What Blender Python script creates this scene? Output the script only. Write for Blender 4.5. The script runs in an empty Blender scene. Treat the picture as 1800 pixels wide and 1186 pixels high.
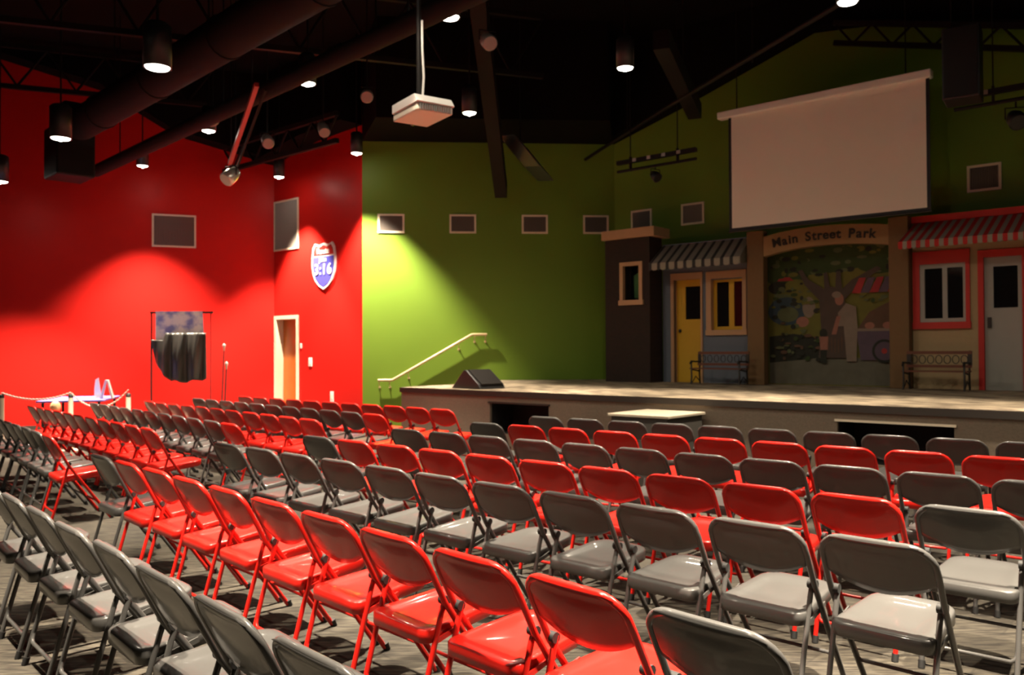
import bpy, bmesh, math, random
from mathutils import Vector, Matrix
random.seed(7)
S = bpy.context.scene
C = S.collection
PI = math.pi
rad = math.radians

# ------------------------------------------------------------------ materials
def mat(name, col, rough=.5, metal=0.0, spec=.5, noise=0.0, nscale=8.0, bump=0.0, coat=0.0, emit=None, estr=0.0):
    m = bpy.data.materials.new(name); m.use_nodes = True
    nt = m.node_tree; b = nt.nodes['Principled BSDF']
    b.inputs['Base Color'].default_value = (*col, 1)
    b.inputs['Roughness'].default_value = rough
    b.inputs['Metallic'].default_value = metal
    b.inputs['Specular IOR Level'].default_value = spec
    b.inputs['Coat Weight'].default_value = coat
    b.inputs['Coat Roughness'].default_value = .05
    if emit:
        b.inputs['Emission Color'].default_value = (*emit, 1)
        b.inputs['Emission Strength'].default_value = estr
    if noise or bump:
        tc = nt.nodes.new('ShaderNodeTexCoord')
        n = nt.nodes.new('ShaderNodeTexNoise'); n.inputs['Scale'].default_value = nscale; n.inputs['Detail'].default_value = 5
        nt.links.new(tc.outputs['Object'], n.inputs['Vector'])
        if noise:
            r = nt.nodes.new('ShaderNodeMixRGB'); r.blend_type = 'MIX'
            r.inputs[1].default_value = (*[c*(1-noise) for c in col], 1)
            r.inputs[2].default_value = (*[min(1, c*(1+noise)) for c in col], 1)
            nt.links.new(n.outputs['Fac'], r.inputs[0]); nt.links.new(r.outputs[0], b.inputs['Base Color'])
        if bump:
            bp = nt.nodes.new('ShaderNodeBump'); bp.inputs['Strength'].default_value = bump; bp.inputs['Distance'].default_value = .01
            nt.links.new(n.outputs['Fac'], bp.inputs['Height']); nt.links.new(bp.outputs[0], b.inputs['Normal'])
    return m

M = {}
M['red_wall'] = mat('red_wall_paint', (.56, .013, .009), .42, spec=.2, noise=.05, nscale=1.5, bump=.05)
M['green_wall'] = mat('lime_wall_paint', (.148, .25, .026), .5, spec=.25, noise=.05, nscale=1.5, bump=.05)
M['dark_wall'] = mat('dark_wall_paint', (.10, .085, .07), .7, noise=.1, nscale=2)
M['black_ceiling'] = mat('black_ceiling_paint', (.006, .005, .0045), .9, spec=.1, noise=.2, nscale=1)
M['black_steel'] = mat('black_steel', (.011, .009, .008), .6, spec=.2, noise=.2, nscale=3)
M['duct'] = mat('dark_duct', (.016, .011, .009), .8, spec=.15, noise=.2, nscale=2)
M['black'] = mat('black_plastic', (.012, .012, .012), .45, noise=.1)
M['rubber'] = mat('black_rubber', (.008, .008, .008), .7, noise=.1)
M['chair_red'] = mat('red_chair_enamel', (.46, .011, .007), .30, spec=.2, coat=.35, noise=.03, nscale=6)
M['chair_grey'] = mat('grey_chair_enamel', (.062, .061, .059), .30, spec=.2, coat=.35, noise=.04, nscale=6)
M['cream'] = mat('cream_paint', (.78, .68, .52), .45, noise=.04)
M['white'] = mat('white_paint', (.78, .76, .72), .5, noise=.03)
M['vent_white'] = mat('grille_white', (.26, .22, .19), .5, noise=.03)
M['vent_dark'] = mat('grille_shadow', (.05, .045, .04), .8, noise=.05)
M['wood_door'] = mat('orange_wood', (.48, .13, .018), .4, noise=.25, nscale=5)
M['blue_sign'] = mat('sign_blue', (.07, .07, .42), .4, noise=.03)
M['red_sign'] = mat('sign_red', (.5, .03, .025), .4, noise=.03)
M['white_sign'] = mat('sign_white', (.85, .83, .80), .4, noise=.02)
M['rail'] = mat('rail_wood', (.62, .47, .26), .35, noise=.12, nscale=12)
M['chrome'] = mat('bright_steel', (.7, .7, .7), .2, metal=1, noise=.02)
M['skirt'] = mat('stage_skirt_carpet', (.24, .19, .14), .9, noise=.22, nscale=60, bump=.3)
M['trim_dark'] = mat('stage_nosing', (.035, .028, .022), .6, noise=.1)
M['niche'] = mat('niche_black', (.012, .012, .013), .8, noise=.1)
M['box_wood'] = mat('pale_box_paint', (.36, .31, .23), .6, noise=.08)
M['box_side'] = mat('dark_box_sides', (.05, .045, .038), .7, noise=.1)
M['screen'] = mat('screen_fabric', (.80, .74, .66), .75, noise=.015, nscale=3)
M['table_blue'] = mat('blue_table_top', (.15, .145, .50), .5, noise=.05)
M['blue_wall'] = mat('slate_blue_boards', (.125, .15, .19), .7, noise=.06)
M['tan'] = mat('tan_stucco', (.17, .095, .038), .8, noise=.08, nscale=20, bump=.3)
M['tan_arch'] = mat('light_tan_stucco', (.30, .175, .075), .8, noise=.08, nscale=20, bump=.3)
M['tan_trim'] = mat('tan_trim', (.48, .29, .16), .7, noise=.05)
M['yellow'] = mat('yellow_door_paint', (.62, .36, .02), .5, noise=.05)
M['cream_set'] = mat('cream_stucco', (.38, .28, .15), .8, noise=.07, nscale=20, bump=.3)
M['red_set'] = mat('red_set_paint', (.50, .022, .015), .6, noise=.05)
M['white_set'] = mat('white_set_paint', (.34, .335, .30), .6, noise=.04)
M['glass'] = mat('dark_pane', (.008, .008, .009), .08, spec=.6, noise=.05)
M['glass_red'] = mat('dark_pane_with_red_curtain', (.05, .006, .008), .15, spec=.5, noise=.3, nscale=4)
M['aw_dark'] = mat('charcoal_canvas', (.03, .03, .03), .8, noise=.1)
M['aw_pale'] = mat('pale_canvas', (.28, .26, .21), .8, noise=.08)
M['aw_red'] = mat('red_canvas', (.42, .02, .015), .8, noise=.08)
M['bench_wood'] = mat('reddish_bench_wood', (.13, .038, .018), .5, noise=.2, nscale=9)
M['iron'] = mat('black_iron', (.02, .018, .016), .5, noise=.1)
M['lettering'] = mat('black_lettering', (.015, .013, .012), .6, noise=.05)
M['lens'] = mat('lit_lamp_lens', (.9, .9, .85), .4, emit=(1, .93, .80), estr=6)
M['bulb'] = mat('lit_bulb', (.9, .9, .85), .4, emit=(1, .92, .78), estr=170)
M['ball'] = mat('cream_ball', (.85, .62, .32), .4, noise=.04)
M['cloth_black'] = mat('black_satin_cloth', (.045, .040, .034), .42, noise=.2, nscale=5)
M['rope_red'] = mat('red_rope', (.75, .22, .14), .7, noise=.05)
M['grey_metal'] = mat('grey_fixture', (.30, .24, .21), .35, metal=.3, noise=.05)
M['silver'] = mat('silver_fixture', (.75, .70, .6), .25, metal=.6, noise=.05)
M['proj_white'] = mat('projector_white', (.70, .66, .55), .5, noise=.03)
M['proj_grille'] = mat('projector_grille', (.30, .30, .29), .5, noise=.05)

M['gloss_steel'] = mat('glossy_dark_steel', (.05, .04, .035), .18, spec=.9, coat=.6, noise=.05)
def brick_mat():
    m = mat('dark_red_brick', (.08, .032, .02), .85)
    nt = m.node_tree; b = nt.nodes['Principled BSDF']
    tc = nt.nodes.new('ShaderNodeTexCoord'); mp = nt.nodes.new('ShaderNodeMapping')
    mp.inputs['Rotation'].default_value = (PI/2, 0, 0)
    br = nt.nodes.new('ShaderNodeTexBrick'); br.inputs['Scale'].default_value = 6
    br.inputs['Color1'].default_value = (.027, .011, .0075, 1); br.inputs['Color2'].default_value = (.018, .0085, .006, 1)
    br.inputs['Mortar'].default_value = (.017, .013, .011, 1); br.inputs['Mortar Size'].default_value = .018
    nt.links.new(tc.outputs['Object'], mp.inputs[0]); nt.links.new(mp.outputs[0], br.inputs['Vector']); nt.links.new(br.outputs[0], b.inputs['Base Color'])
    return m
M['brick'] = brick_mat()

def carpet_mat(name, c1, c2, scale, rot, stretch):
    m = mat(name, c1, .85, spec=.3)
    nt = m.node_tree; b = nt.nodes['Principled BSDF']
    tc = nt.nodes.new('ShaderNodeTexCoord'); mp = nt.nodes.new('ShaderNodeMapping')
    mp.inputs['Rotation'].default_value = (0, 0, rot); mp.inputs['Scale'].default_value = (1, stretch, 1)
    n = nt.nodes.new('ShaderNodeTexNoise'); n.inputs['Scale'].default_value = scale; n.inputs['Detail'].default_value = 6
    v = nt.nodes.new('ShaderNodeTexBrick'); v.inputs['Scale'].default_value = 1.0
    v.inputs['Color1'].default_value = (1, 1, 1, 1); v.inputs['Color2'].default_value = (.82, .82, .82, 1); v.inputs['Mortar'].default_value = (.65, .65, .65, 1)
    v.inputs['Mortar Size'].default_value = .006; v.inputs['Brick Width'].default_value = .61; v.inputs['Row Height'].default_value = .61
    mp2 = nt.nodes.new('ShaderNodeMapping'); mp2.inputs['Rotation'].default_value = (0, 0, rot)
    r = nt.nodes.new('ShaderNodeValToRGB'); r.color_ramp.elements[0].color = (*c1, 1); r.color_ramp.elements[1].color = (*c2, 1)
    r.color_ramp.elements[0].position = .38; r.color_ramp.elements[1].position = .62
    x = nt.nodes.new('ShaderNodeMixRGB'); x.blend_type = 'MULTIPLY'; x.inputs[0].default_value = 1
    L = nt.links.new
    L(tc.outputs['Object'], mp.inputs[0]); L(mp.outputs[0], n.inputs['Vector']); L(n.outputs['Fac'], r.inputs[0])
    L(tc.outputs['Object'], mp2.inputs[0]); L(mp2.outputs[0], v.inputs['Vector'])
    L(r.outputs[0], x.inputs[1]); L(v.outputs[0], x.inputs[2]); L(x.outputs[0], b.inputs['Base Color'])
    return m
M['carpet'] = carpet_mat('streaked_floor_carpet', (.016, .0135, .010), (.062, .054, .040), 7, rad(41), 7)
M['stage_carpet'] = carpet_mat('stage_floor_carpet', (.13, .10, .07), (.36, .29, .20), 3.5, rad(41), 1.5)

# ------------------------------------------------------------------ mesh helpers
class MB:
    """collects shapes, then links them as ONE mesh object"""
    def __init__(s): s.v = []; s.f = []; s.m = []; s.sm = []
    def add(s, vs, fs, mi=0, smooth=False):
        o = len(s.v); s.v += [tuple(v) for v in vs]
        for f in fs: s.f.append(tuple(i+o for i in f)); s.m.append(mi); s.sm.append(smooth)
        return s
    def box(s, x0, x1, y0, y1, z0, z1, mi=0):
        vs = [(x, y, z) for x in (x0, x1) for y in (y0, y1) for z in (z0, z1)]
        return s.add(vs, [(0,1,3,2),(4,6,7,5),(0,4,5,1),(2,3,7,6),(0,2,6,4),(1,5,7,3)], mi)
    def obox(s, c, ax, ay, az, mi=0):
        c, ax, ay, az = map(Vector, (c, ax, ay, az))
        vs = [c+i*ax+j*ay+k*az for i in (-1, 1) for j in (-1, 1) for k in (-1, 1)]
        return s.add(vs, [(0,1,3,2),(4,6,7,5),(0,4,5,1),(2,3,7,6),(0,2,6,4),(1,5,7,3)], mi)
    def bar(s, p, q, w, h, mi=0):
        p, q = Vector(p), Vector(q); d = (q-p); L = d.length; d.normalize()
        up = Vector((0,0,1)) if abs(d.z) < .95 else Vector((0,1,0))
        a = d.cross(up).normalized(); b = a.cross(d).normalized()
        return s.obox((p+q)/2, d*L/2, a*w/2, b*h/2, mi)
    def tube(s, path, r, n=8, closed=False, mi=0, cap=True):
        P = [Vector(p) for p in path]; k = len(P); rings = []
        rr = r if isinstance(r, (list, tuple)) else [r]*k
        t0 = None; a = None
        for i in range(k):
            if closed: t = (P[(i+1) % k]-P[i-1]).normalized()
            elif i == 0: t = (P[1]-P[0]).normalized()
            elif i == k-1: t = (P[-1]-P[-2]).normalized()
            else: t = ((P[i+1]-P[i]).normalized()+(P[i]-P[i-1]).normalized()).normalized()
            if a is None:
                up = Vector((0,0,1)) if abs(t.z) < .9 else Vector((1,0,0))
                a = t.cross(up).normalized()
            else: a = (a - t*a.dot(t)).normalized()
            b = t.cross(a)
            rings.append([P[i]+rr[i]*(math.cos(2*PI*j/n)*a+math.sin(2*PI*j/n)*b) for j in range(n)])
        vs = [v for R in rings for v in R]; fs = []
        for i in range(k if closed else k-1):
            i2 = (i+1) % k
            for j in range(n): fs.append((i*n+j, i*n+(j+1) % n, i2*n+(j+1) % n, i2*n+j))
        s.add(vs, fs, mi, True)
        if cap and not closed:
            s.add(rings[0], [tuple(range(n-1, -1, -1))], mi); s.add(rings[-1], [tuple(range(n))], mi)
        return s
    def cyl(s, p, q, r, n=16, mi=0, r2=None):
        return s.tube([p, q], [r, r if r2 is None else r2], n, mi=mi)
    def lathe(s, prof, n=20, mi=0, c=(0,0,0), smooth=True):
        vs = []; fs = []
        for r, z in prof:
            for j in range(n): vs.append((c[0]+r*math.cos(2*PI*j/n), c[1]+r*math.sin(2*PI*j/n), c[2]+z))
        for i in range(len(prof)-1):
            for j in range(n): fs.append((i*n+j, i*n+(j+1) % n, (i+1)*n+(j+1) % n, (i+1)*n+j))
        return s.add(vs, fs, mi, smooth)
    def prism(s, poly, y0, y1, mi=0):
        """outline in the x-z plane, pushed from y0 to y1"""
        n = len(poly)
        vs = [(x, y0, z) for x, z in poly]+[(x, y1, z) for x, z in poly]
        fs = [tuple(range(n)), tuple(range(2*n-1, n-1, -1))]+[(i, i+n, (i+1) % n+n, (i+1) % n) for i in range(n)]
        return s.add(vs, fs, mi)
    def slab(s, poly, z0, z1, mi=0):
        n = len(poly)
        vs = [(x, y, z0) for x, y in poly]+[(x, y, z1) for x, y in poly]
        fs = [tuple(range(n-1, -1, -1)), tuple(range(n, 2*n))]+[(i, (i+1) % n, (i+1) % n+n, i+n) for i in range(n)]
        return s.add(vs, fs, mi)
    def build(s, name, mats, parent=None, bevel=0.0, fix=True):
        me = bpy.data.meshes.new(name); me.from_pydata(s.v, [], s.f)
        for m_ in (mats if isinstance(mats, (list, tuple)) else [mats]): me.materials.append(m_)
        for i, p in enumerate(me.polygons): p.material_index = s.m[i]; p.use_smooth = s.sm[i]
        if fix:
            b = bmesh.new(); b.from_mesh(me); bmesh.ops.recalc_face_normals(b, faces=b.faces); b.to_mesh(me); b.free()
        me.update()
        o = bpy.data.objects.new(name, me); C.objects.link(o)
        if parent: o.parent = parent
        if bevel:
            md = o.modifiers.new('bevel', 'BEVEL'); md.width = bevel; md.segments = 2; md.limit_method = 'ANGLE'
        return o

def thing(name, label, cat, loc=(0,0,0), rz=0.0, group=None):
    o = bpy.data.objects.new(name, None); C.objects.link(o)
    o.empty_display_size = .1
    o.location = loc; o.rotation_euler = (0, 0, rz)
    return tag(o, label, cat, group)
def tag(o, label, cat, group=None):
    o['label'] = label; o['category'] = cat
    if group: o['group'] = group
    return o
def struct(o): o['kind'] = 'structure'; return o
def copy_tree(o, parent=None):
    c = o.copy(); C.objects.link(c); c.parent = parent
    for ch in list(o.children): copy_tree(ch, c)
    return c
def arc_pts(cx, cy, r, a0, a1, n):
    return [(cx+r*math.cos(rad(a0+(a1-a0)*i/n)), cy+r*math.sin(rad(a0+(a1-a0)*i/n))) for i in range(n+1)]

def text_mesh(name, body, size, m, parent, loc, rot=(PI/2, 0, 0), depth=.006, fat=.0, align='CENTER', shear=0, sx=1, space=1.0):
    cu = bpy.data.curves.new(name, 'FONT'); cu.body = body; cu.size = size; cu.extrude = depth; cu.offset = fat
    cu.align_x = align; cu.align_y = 'CENTER'; cu.shear = shear; cu.space_character = space
    o = bpy.data.objects.new(name+'_tmp', cu); C.objects.link(o)
    dg = bpy.context.evaluated_depsgraph_get(); me = bpy.data.meshes.new_from_object(o.evaluated_get(dg))
    bpy.data.objects.remove(o); bpy.data.curves.remove(cu)
    R = Matrix.Translation(loc) @ Matrix.Rotation(rot[2], 4, 'Z') @ Matrix.Rotation(rot[1], 4, 'Y') @ Matrix.Rotation(rot[0], 4, 'X') @ Matrix.Scale(sx, 4, (1, 0, 0))
    me.transform(R)
    me.materials.clear(); me.materials.append(m)
    r = bpy.data.objects.new(name, me); C.objects.link(r); r.parent = parent
    return r

ORD = 'first second third fourth fifth sixth seventh eighth ninth tenth eleventh'.split()

# ------------------------------------------------------------------ room plan (metres)
CORNER_L = Vector((-4.893, 17.079, 0))      # left red wall meets the slanted red wall
CORNER_M = Vector((-2.740, 15.207, 0))      # slanted red wall meets the green wall
CORNER_R = Vector((1.934, 15.534, 0))       # green wall meets the stage wall
A_L, A_S, A_G, A_R = rad(21), rad(-41), rad(4), rad(-41)
HC = 7.0                                     # ceiling
STAGE = .915
def along(P, a, u, d=0.0, z=0.0):
    """point u metres along a wall running at angle a from P, d metres out into the room"""
    return Vector((P.x+u*math.cos(a)+d*math.sin(a), P.y+u*math.sin(a)-d*math.cos(a), z))

# floor
fpoly = [(-16, 14.5), (-12, -4), (9, -6.5), (15.5, 4.5), (13.2, 6.2), (2.2, 15.9), (-2.7, 15.5), (-4.9, 17.4)]
struct(MB().slab(fpoly, -.12, 0).build('floor', M['carpet']))
struct(MB().slab(fpoly, HC, HC+.15).build('ceiling', M['black_ceiling']))

def wall(name, P, a, u0, u1, m, holes=()):
    o = MB()
    x = u0
    for h0, h1, z1 in holes:
        o.box(x, h0, 0, .22, 0, HC); o.box(h0, h1, 0, .22, z1, HC); x = h1
    o.box(x, u1, 0, .22, 0, HC)
    w = o.build(name, m); w.location = (P.x, P.y, 0); w.rotation_euler = (0, 0, a)
    return struct(w)
wall('wall_left', CORNER_L, A_L, -11.2, 0, M['red_wall'])
wall('wall_back_left', CORNER_L, A_S, 0, 2.853, M['red_wall'], [(.085, .80, 2.12)])
wall('wall_back', CORNER_M, A_G, 0, 4.70, M['green_wall'])
wall('wall_stage', CORNER_R, A_R, 0, 15.2, M['green_wall'])
def plainwall(name, p, q):
    p, q = Vector((*p, 0)), Vector((*q, 0)); d = (q-p)
    w = MB().box(0, d.length, 0, .2, 0, HC).build(name, M['dark_wall']); w.location = p; w.rotation_euler = (0, 0, math.atan2(d.y, d.x))
    struct(w)
plainwall('wall_side', (-12, -4), (-15.9, 13.0))
plainwall('wall_front', (9, -6.5), (-12, -4))
plainwall('wall_right', (15.4, 4.6), (9, -6.5))
b = MB().box(-11.1, 0, -.012, 0, 0, .1).build('baseboard_left', M['trim_dark']); b.location = (CORNER_L.x, CORNER_L.y, 0); b.rotation_euler = (0, 0, A_L); struct(b)
b = MB().box(.88, 2.85, -.012, 0, 0, .1).build('baseboard_back_left', M['trim_dark']); b.location = (CORNER_L.x, CORNER_L.y, 0); b.rotation_euler = (0, 0, A_S); struct(b)

# door in the slanted red wall
d = thing('door_1', 'orange wooden door in a deep cream frame beside the red corner', 'door', CORNER_L, A_S)
del d['category']; del d['label']; d['kind'] = 'structure'
o = MB()
o.box(.02, .095, -.02, .21, 0, 2.19); o.box(.79, .865, -.02, .21, 0, 2.19); o.box(.095, .79, -.02, .21, 2.115, 2.19)
o.build('door_frame', M['cream'], d)
lf = MB().box(.095, .79, .155, .20, .006, 2.115).build('door_leaf', M['wood_door'], d)
MB().cyl((.72, .155, 1.0), (.72, .10, 1.0), .012).lathe([(0, -.03), (.022, -.025), (.03, 0), (.022, .025), (0, .03)], 12, c=(.72, .09, 1.0)).build('door_handle', M['chrome'], lf)

# soffit over the green wall, black
sf = MB()
sf.slab([(along(CORNER_M, A_G, .0, .0)).to_tuple()[:2], (along(CORNER_M, A_G, .4, 1.6)).to_tuple()[:2], (along(CORNER_M, A_G, 4.3, 1.6)).to_tuple()[:2], (along(CORNER_M, A_G, 4.68, .0)).to_tuple()[:2]], 5.32, HC)
struct(sf.build('trim_1', M['black_ceiling']))
# black sloping roof edges above the other walls
def roof_edge(name, P, a, line, dep):
    w = MB().prism([(u, z) for u, z in line]+[(line[-1][0], HC), (line[0][0], HC)], -dep, -.001).build(name, M['black_ceiling'])
    w.location = (P.x, P.y, 0); w.rotation_euler = (0, 0, a); struct(w)
roof_edge('trim_2', CORNER_L, A_L, [(-5.2, 6.98), (-3.2, 6.5), (-1.9, 5.75), (0, 5.3)], .5)
roof_edge('trim_3', CORNER_L, A_S, [(0, 5.3), (1.5, 5.55), (2.85, 5.62)], .5)
roof_edge('trim_4', CORNER_R, A_R, [(0, 5.32), (1.45, 5.72), (3.0, 6.2), (3.8, 6.45), (4.6, 6.35), (6.7, 5.80), (9.5, 5.1), (14, 4.6)], .35)

# ------------------------------------------------------------------ vents
def vent(P, a, u0, u1, z0, z1, label, group=None, n=16):
    t = thing('wall_vent', label, 'vent', along(P, a, (u0+u1)/2, 0, (z0+z1)/2), a, group)
    w, h = (u1-u0)/2, (z1-z0)/2; f = .035
    o = MB(); o.box(-w, w, -.022, -.001, h-f, h); o.box(-w, w, -.022, -.001, -h, -h+f); o.box(-w, -w+f, -.022, -.001, -h+f, h-f); o.box(w-f, w, -.022, -.001, -h+f, h-f)
    o.build('frame', M['cream'], t)
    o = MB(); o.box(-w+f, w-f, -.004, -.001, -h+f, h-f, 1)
    k = n
    for i in range(k):
        x = -w+f+(2*w-2*f)*(i+.5)/k
        o.obox((x, -.012, 0), (.006, .006, 0), (-.0012, .0012, 0), (0, 0, h-f), 0)
    o.build('louvres', [M['vent_white'], M['vent_dark']], t)
    return t
vent(CORNER_L, A_L, -2.315, -1.505, 3.53, 4.18, 'pale framed air grille alone on the left red wall', n=26)
vent(CORNER_L, A_S, .015, .87, 3.515, 4.535, 'tall air grille above the doorway on the red wall', n=26)
for i, (u0, u1, lb) in enumerate([(.282, .77, 'small grille on green wall, nearest the red wall edge'), (1.597, 2.09, 'small grille on green wall, second from the red wall edge'),
                                  (2.938, 3.425, 'small grille on green wall, third from the red wall edge'), (4.09, 4.57, 'small grille on green wall, just left of the wall corner')]):
    vent(CORNER_M, A_G, u0, u1, 3.632, 3.982, lb, 'small grilles along the green walls')
for u0, u1, lb in [(.375, .815, 'small grille half hidden behind the cap of the brick tower'), (1.415, 1.86, 'small grille on the stage wall above the charcoal striped awning'), (5.936, 6.36, 'small grille on the stage wall right of the projection screen')]:
    vent(CORNER_R, A_R, u0, u1, 3.645, 4.02, lb, 'small grilles along the green walls')

# ------------------------------------------------------------------ shield sign, switch plates
t = thing('shield_sign', 'blue and red road shield sign reading 3:16 on red wall', 'sign', along(CORNER_L, A_S, 1.71, 0, 3.10), A_S)
def shield(w, h):
    pts = [(-.36*w, .5*h), (-.18*w, .455*h), (0, .50*h), (.18*w, .455*h), (.36*w, .5*h)]
    right = [(.45*w, .40*h), (.49*w, .22*h), (.5*w, .05*h), (.46*w, -.14*h), (.36*w, -.30*h), (.2*w, -.42*h), (0, -.5*h)]
    return pts+right+[(-x, z) for x, z in right[-2::-1]]
W, H = .76, .90
MB().prism(shield(W, H), -.03, -.001).build('plate', M['white_sign'], t)
inner = shield(W-.09, H-.09)
def clip(poly, zc, above):
    out = []
    n = len(poly)
    for i in range(n):
        (x0, z0), (x1, z1) = poly[i], poly[(i+1) % n]
        i0 = (z0 >= zc) == above; i1 = (z1 >= zc) == above
        if i0: out.append((x0, z0))
        if i0 != i1:
            k = (zc-z0)/(z1-z0); out.append((x0+k*(x1-x0), zc))
    return out
MB().prism(clip(inner, .215, True), -.035, -.03).build('top_band', M['red_sign'], t)
MB().prism(clip(inner, .185, False), -.035, -.03).build('blue_field', M['blue_sign'], t)
text_mesh('lettering', 'Route', .16, M['white_sign'], t, (0, -.04, .285), fat=.003)
text_mesh('lettering', 'John', .13, M['white_sign'], t, (0, -.04, .125), fat=.002)
text_mesh('lettering', '3:16', .29, M['white_sign'], t, (0, -.04, -.07), fat=.003, space=1.12)
def plate(u, z, w, h, label, nm='switch_plate', cat='switch'):
    t = thing(nm, label, cat, along(CORNER_L, A_S, u, 0, z), A_S)
    MB().box(-w, w, -.012, -.001, -h, h).build('cover', M['white'], t, bevel=.003)
    MB().box(-w*.3, w*.3, -.022, -.012, -h*.4, h*.4).build('rocker', M['cream'], t)
plate(1.257, 1.255, .055, .085, 'white switch plate on the red wall right of the door')
plate(.945, 1.57, .03, .05, 'tiny white wall button close beside the door frame', 'wall_button', 'button')
plate(1.946, .60, .05, .10, 'low white wall plate just above the far red chair backs', 'outlet_plate', 'outlet')

# ------------------------------------------------------------------ handrail
t = thing('handrail', 'pale wooden handrail slanting up the green wall beside the stage', 'handrail', CORNER_M, A_G)
y = -.09
MB().tube([(.286, y, .93), (.54, y, .93), (.56, y, .937), (1.99, y, 1.75), (2.02, y, 1.757), (2.28, y, 1.757)], .026, 10).build('rail', M['rail'], t)
for u in (.31, .50, .84, 1.76, 2.05, 2.25):
    z = .93 if u < .55 else (1.757 if u > 2 else .937+(u-.56)*.5685)
    MB().tube([(u, y, z-.02), (u, y, z-.09), (u, -.03, z-.13), (u, -.002, z-.13)], .009, 6).cyl((u, -.012, z-.13), (u, -.001, z-.13), .022, 12).build('bracket', M['rail'], t)

# ------------------------------------------------------------------ stage (frame: x along the stage front, y towards its back wall)
def sp(a, d, z=0.0): return along(CORNER_R, A_R, a, d, z)
st = thing('stage', 'low carpeted stage with dark niches along its front, painted street set on it', 'stage', sp(0, 0), A_R)
FR = -4.60
nz0, nz1 = .34, .745
nn = [(1.02, 2.05), (5.73, 6.79)]
gA = -A_R+A_G
def toL(v):   # world to stage frame
    dx, dy = v.x-CORNER_R.x, v.y-CORNER_R.y
    return (dx*math.cos(A_R)+dy*math.sin(A_R), -dx*math.sin(A_R)+dy*math.cos(A_R))
w1 = toL(along(CORNER_M, A_G, 4.66, .012)); w2 = toL(along(CORNER_M, A_G, 2.05, .012)); w3 = toL(along(CORNER_M, A_G, 2.05, 1.3))
deck = [(-.81, FR), (10.2, FR), (10.2, -.012), w1, w2, w3]
MB().slab(deck, STAGE-.03, STAGE).build('deck', M['stage_carpet'], st)
MB().box(-.81, 10.2, FR-.018, FR, STAGE-.075, STAGE-.003).build('nosing', M['trim_dark'], st)
o = MB(); x = -.80
for a0, a1 in nn:
    o.box(x, a0, FR+.01, FR+.05, 0, STAGE-.03); o.box(a0, a1, FR+.01, FR+.05, nz1, STAGE-.03); o.box(a0, a1, FR+.01, FR+.05, 0, nz0); x = a1
o.box(x, 10.2, FR+.01, FR+.05, 0, STAGE-.03)
o.bar((-.80, FR+.03, (STAGE-.03)/2), (w3[0], w3[1], (STAGE-.03)/2), .04, STAGE-.031)
o.build('skirt', M['skirt'], st)
for a0, a1 in nn:
    n_ = MB(); n_.box(a0, a1, FR+.5, FR+.52, nz0, nz1); n_.box(a0-.02, a0, FR+.05, FR+.52, nz0, nz1); n_.box(a1, a1+.02, FR+.05, FR+.52, nz0, nz1); n_.box(a0, a1, FR+.05, FR+.52, nz0-.02, nz0); n_.box(a0, a1, FR+.05, FR+.52, nz1, nz1+.02)
    q = n_.build('niche', M['niche'], st)
    MB().box(a0-.02, a1+.02, FR-.012, FR+.01, nz1, nz1+.022).build('lip', M['cream' if a0 > 4 else 'trim_dark'], q)
# steps up to the landing, along the green wall
sg = thing('stair_flight', 'carpeted stair flight rising beside the green wall to the stage', 'stairs', CORNER_M, A_G)
o = MB()
for i in range(4):
    o.box(.85+.3*i, 2.04, -1.25, -.014, .183*i+.0, .183*(i+1)-.001 if i < 3 else .732)
o.build('treads', M['skirt'], sg)

# pale box in front of the stage
t = thing('lectern_box', 'dark box with a pale square top in front of the stage', 'box', sp(3.93, 5.045), A_R)
MB().box(-.35, .35, -.37, .37, 0, .745).build('body', M['box_side'], t)
MB().box(-.38, .38, -.40, .40, .745, .775).build('top', M['box_wood'], t, bevel=.006)

# floor monitor wedge on stage
t = thing('stage_monitor', 'black wedge monitor speaker on the left stage corner', 'speaker', sp(.42, 4.18, STAGE), A_R+rad(-6))
MB().prism([(-.33, 0), (.32, 0), (.28, .07), (.0, .27), (-.05, .27)], -.24, .24).build('cabinet', M['black'], t, bevel=.01)
MB().obox((.15, 0, .168), (.145, 0, -.10), (0, .2, 0), (.006, 0, .0085)).build('grille', M['black_steel'], t)

# ------------------------------------------------------------------ painted street set on the stage
def setpiece(name, label, cat, a, d): return thing(name, label, cat, sp(a, d, STAGE), A_R)
G = -STAGE
# brick tower
t = setpiece('brick_tower', 'dark brick tower set piece at the left of the street set', 'set piece', .93, .8)
o = MB(); w0, w1_, z0, z1 = -.15, .30, 2.245+G, 2.96+G
o.box(-.46, w0, -.2, .2, 0, 2.45); o.box(w1_, .435, -.2, .2, 0, 2.45); o.box(w0, w1_, -.2, .2, 0, z0); o.box(w0, w1_, -.2, .2, z1, 2.45); o.box(w0, w1_, .1, .2, z0, z1)
o.build('brick_wall', M['brick'], t)
MB().box(-.50, .56, -.26, .26, 2.45, 2.61).build('cap', M['tan_trim'], t, bevel=.008)
wn = MB(); f = .065
wn.box(w0-.0, w0+f, -.225, -.15, z0, z1); wn.box(w1_-f, w1_, -.225, -.15, z0, z1); wn.box(w0+f, w1_-f, -.225, -.15, z1-f, z1); wn.box(w0-.02, w1_+.02, -.235, -.15, z0-.02, z0+f)
wf = wn.build('window_frame', M['tan_trim'], t)
o = MB(); o.box(w0+f, w1_-f, .05, .09, z0+f, z1-f, 0)
o.add([(-.02, .045, z0+.12), (.10, .045, z0+.10), (.12, .045, z0+.35), (.06, .045, z0+.55), (-.03, .045, z0+.5)], [(0,1,2,3,4)], 1)
o.add([(.10, .043, z0+.10), (.2, .043, z0+.10), (.2, .043, z0+.45), (.14, .043, z0+.3)], [(0,1,2,3)], 2)
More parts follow.
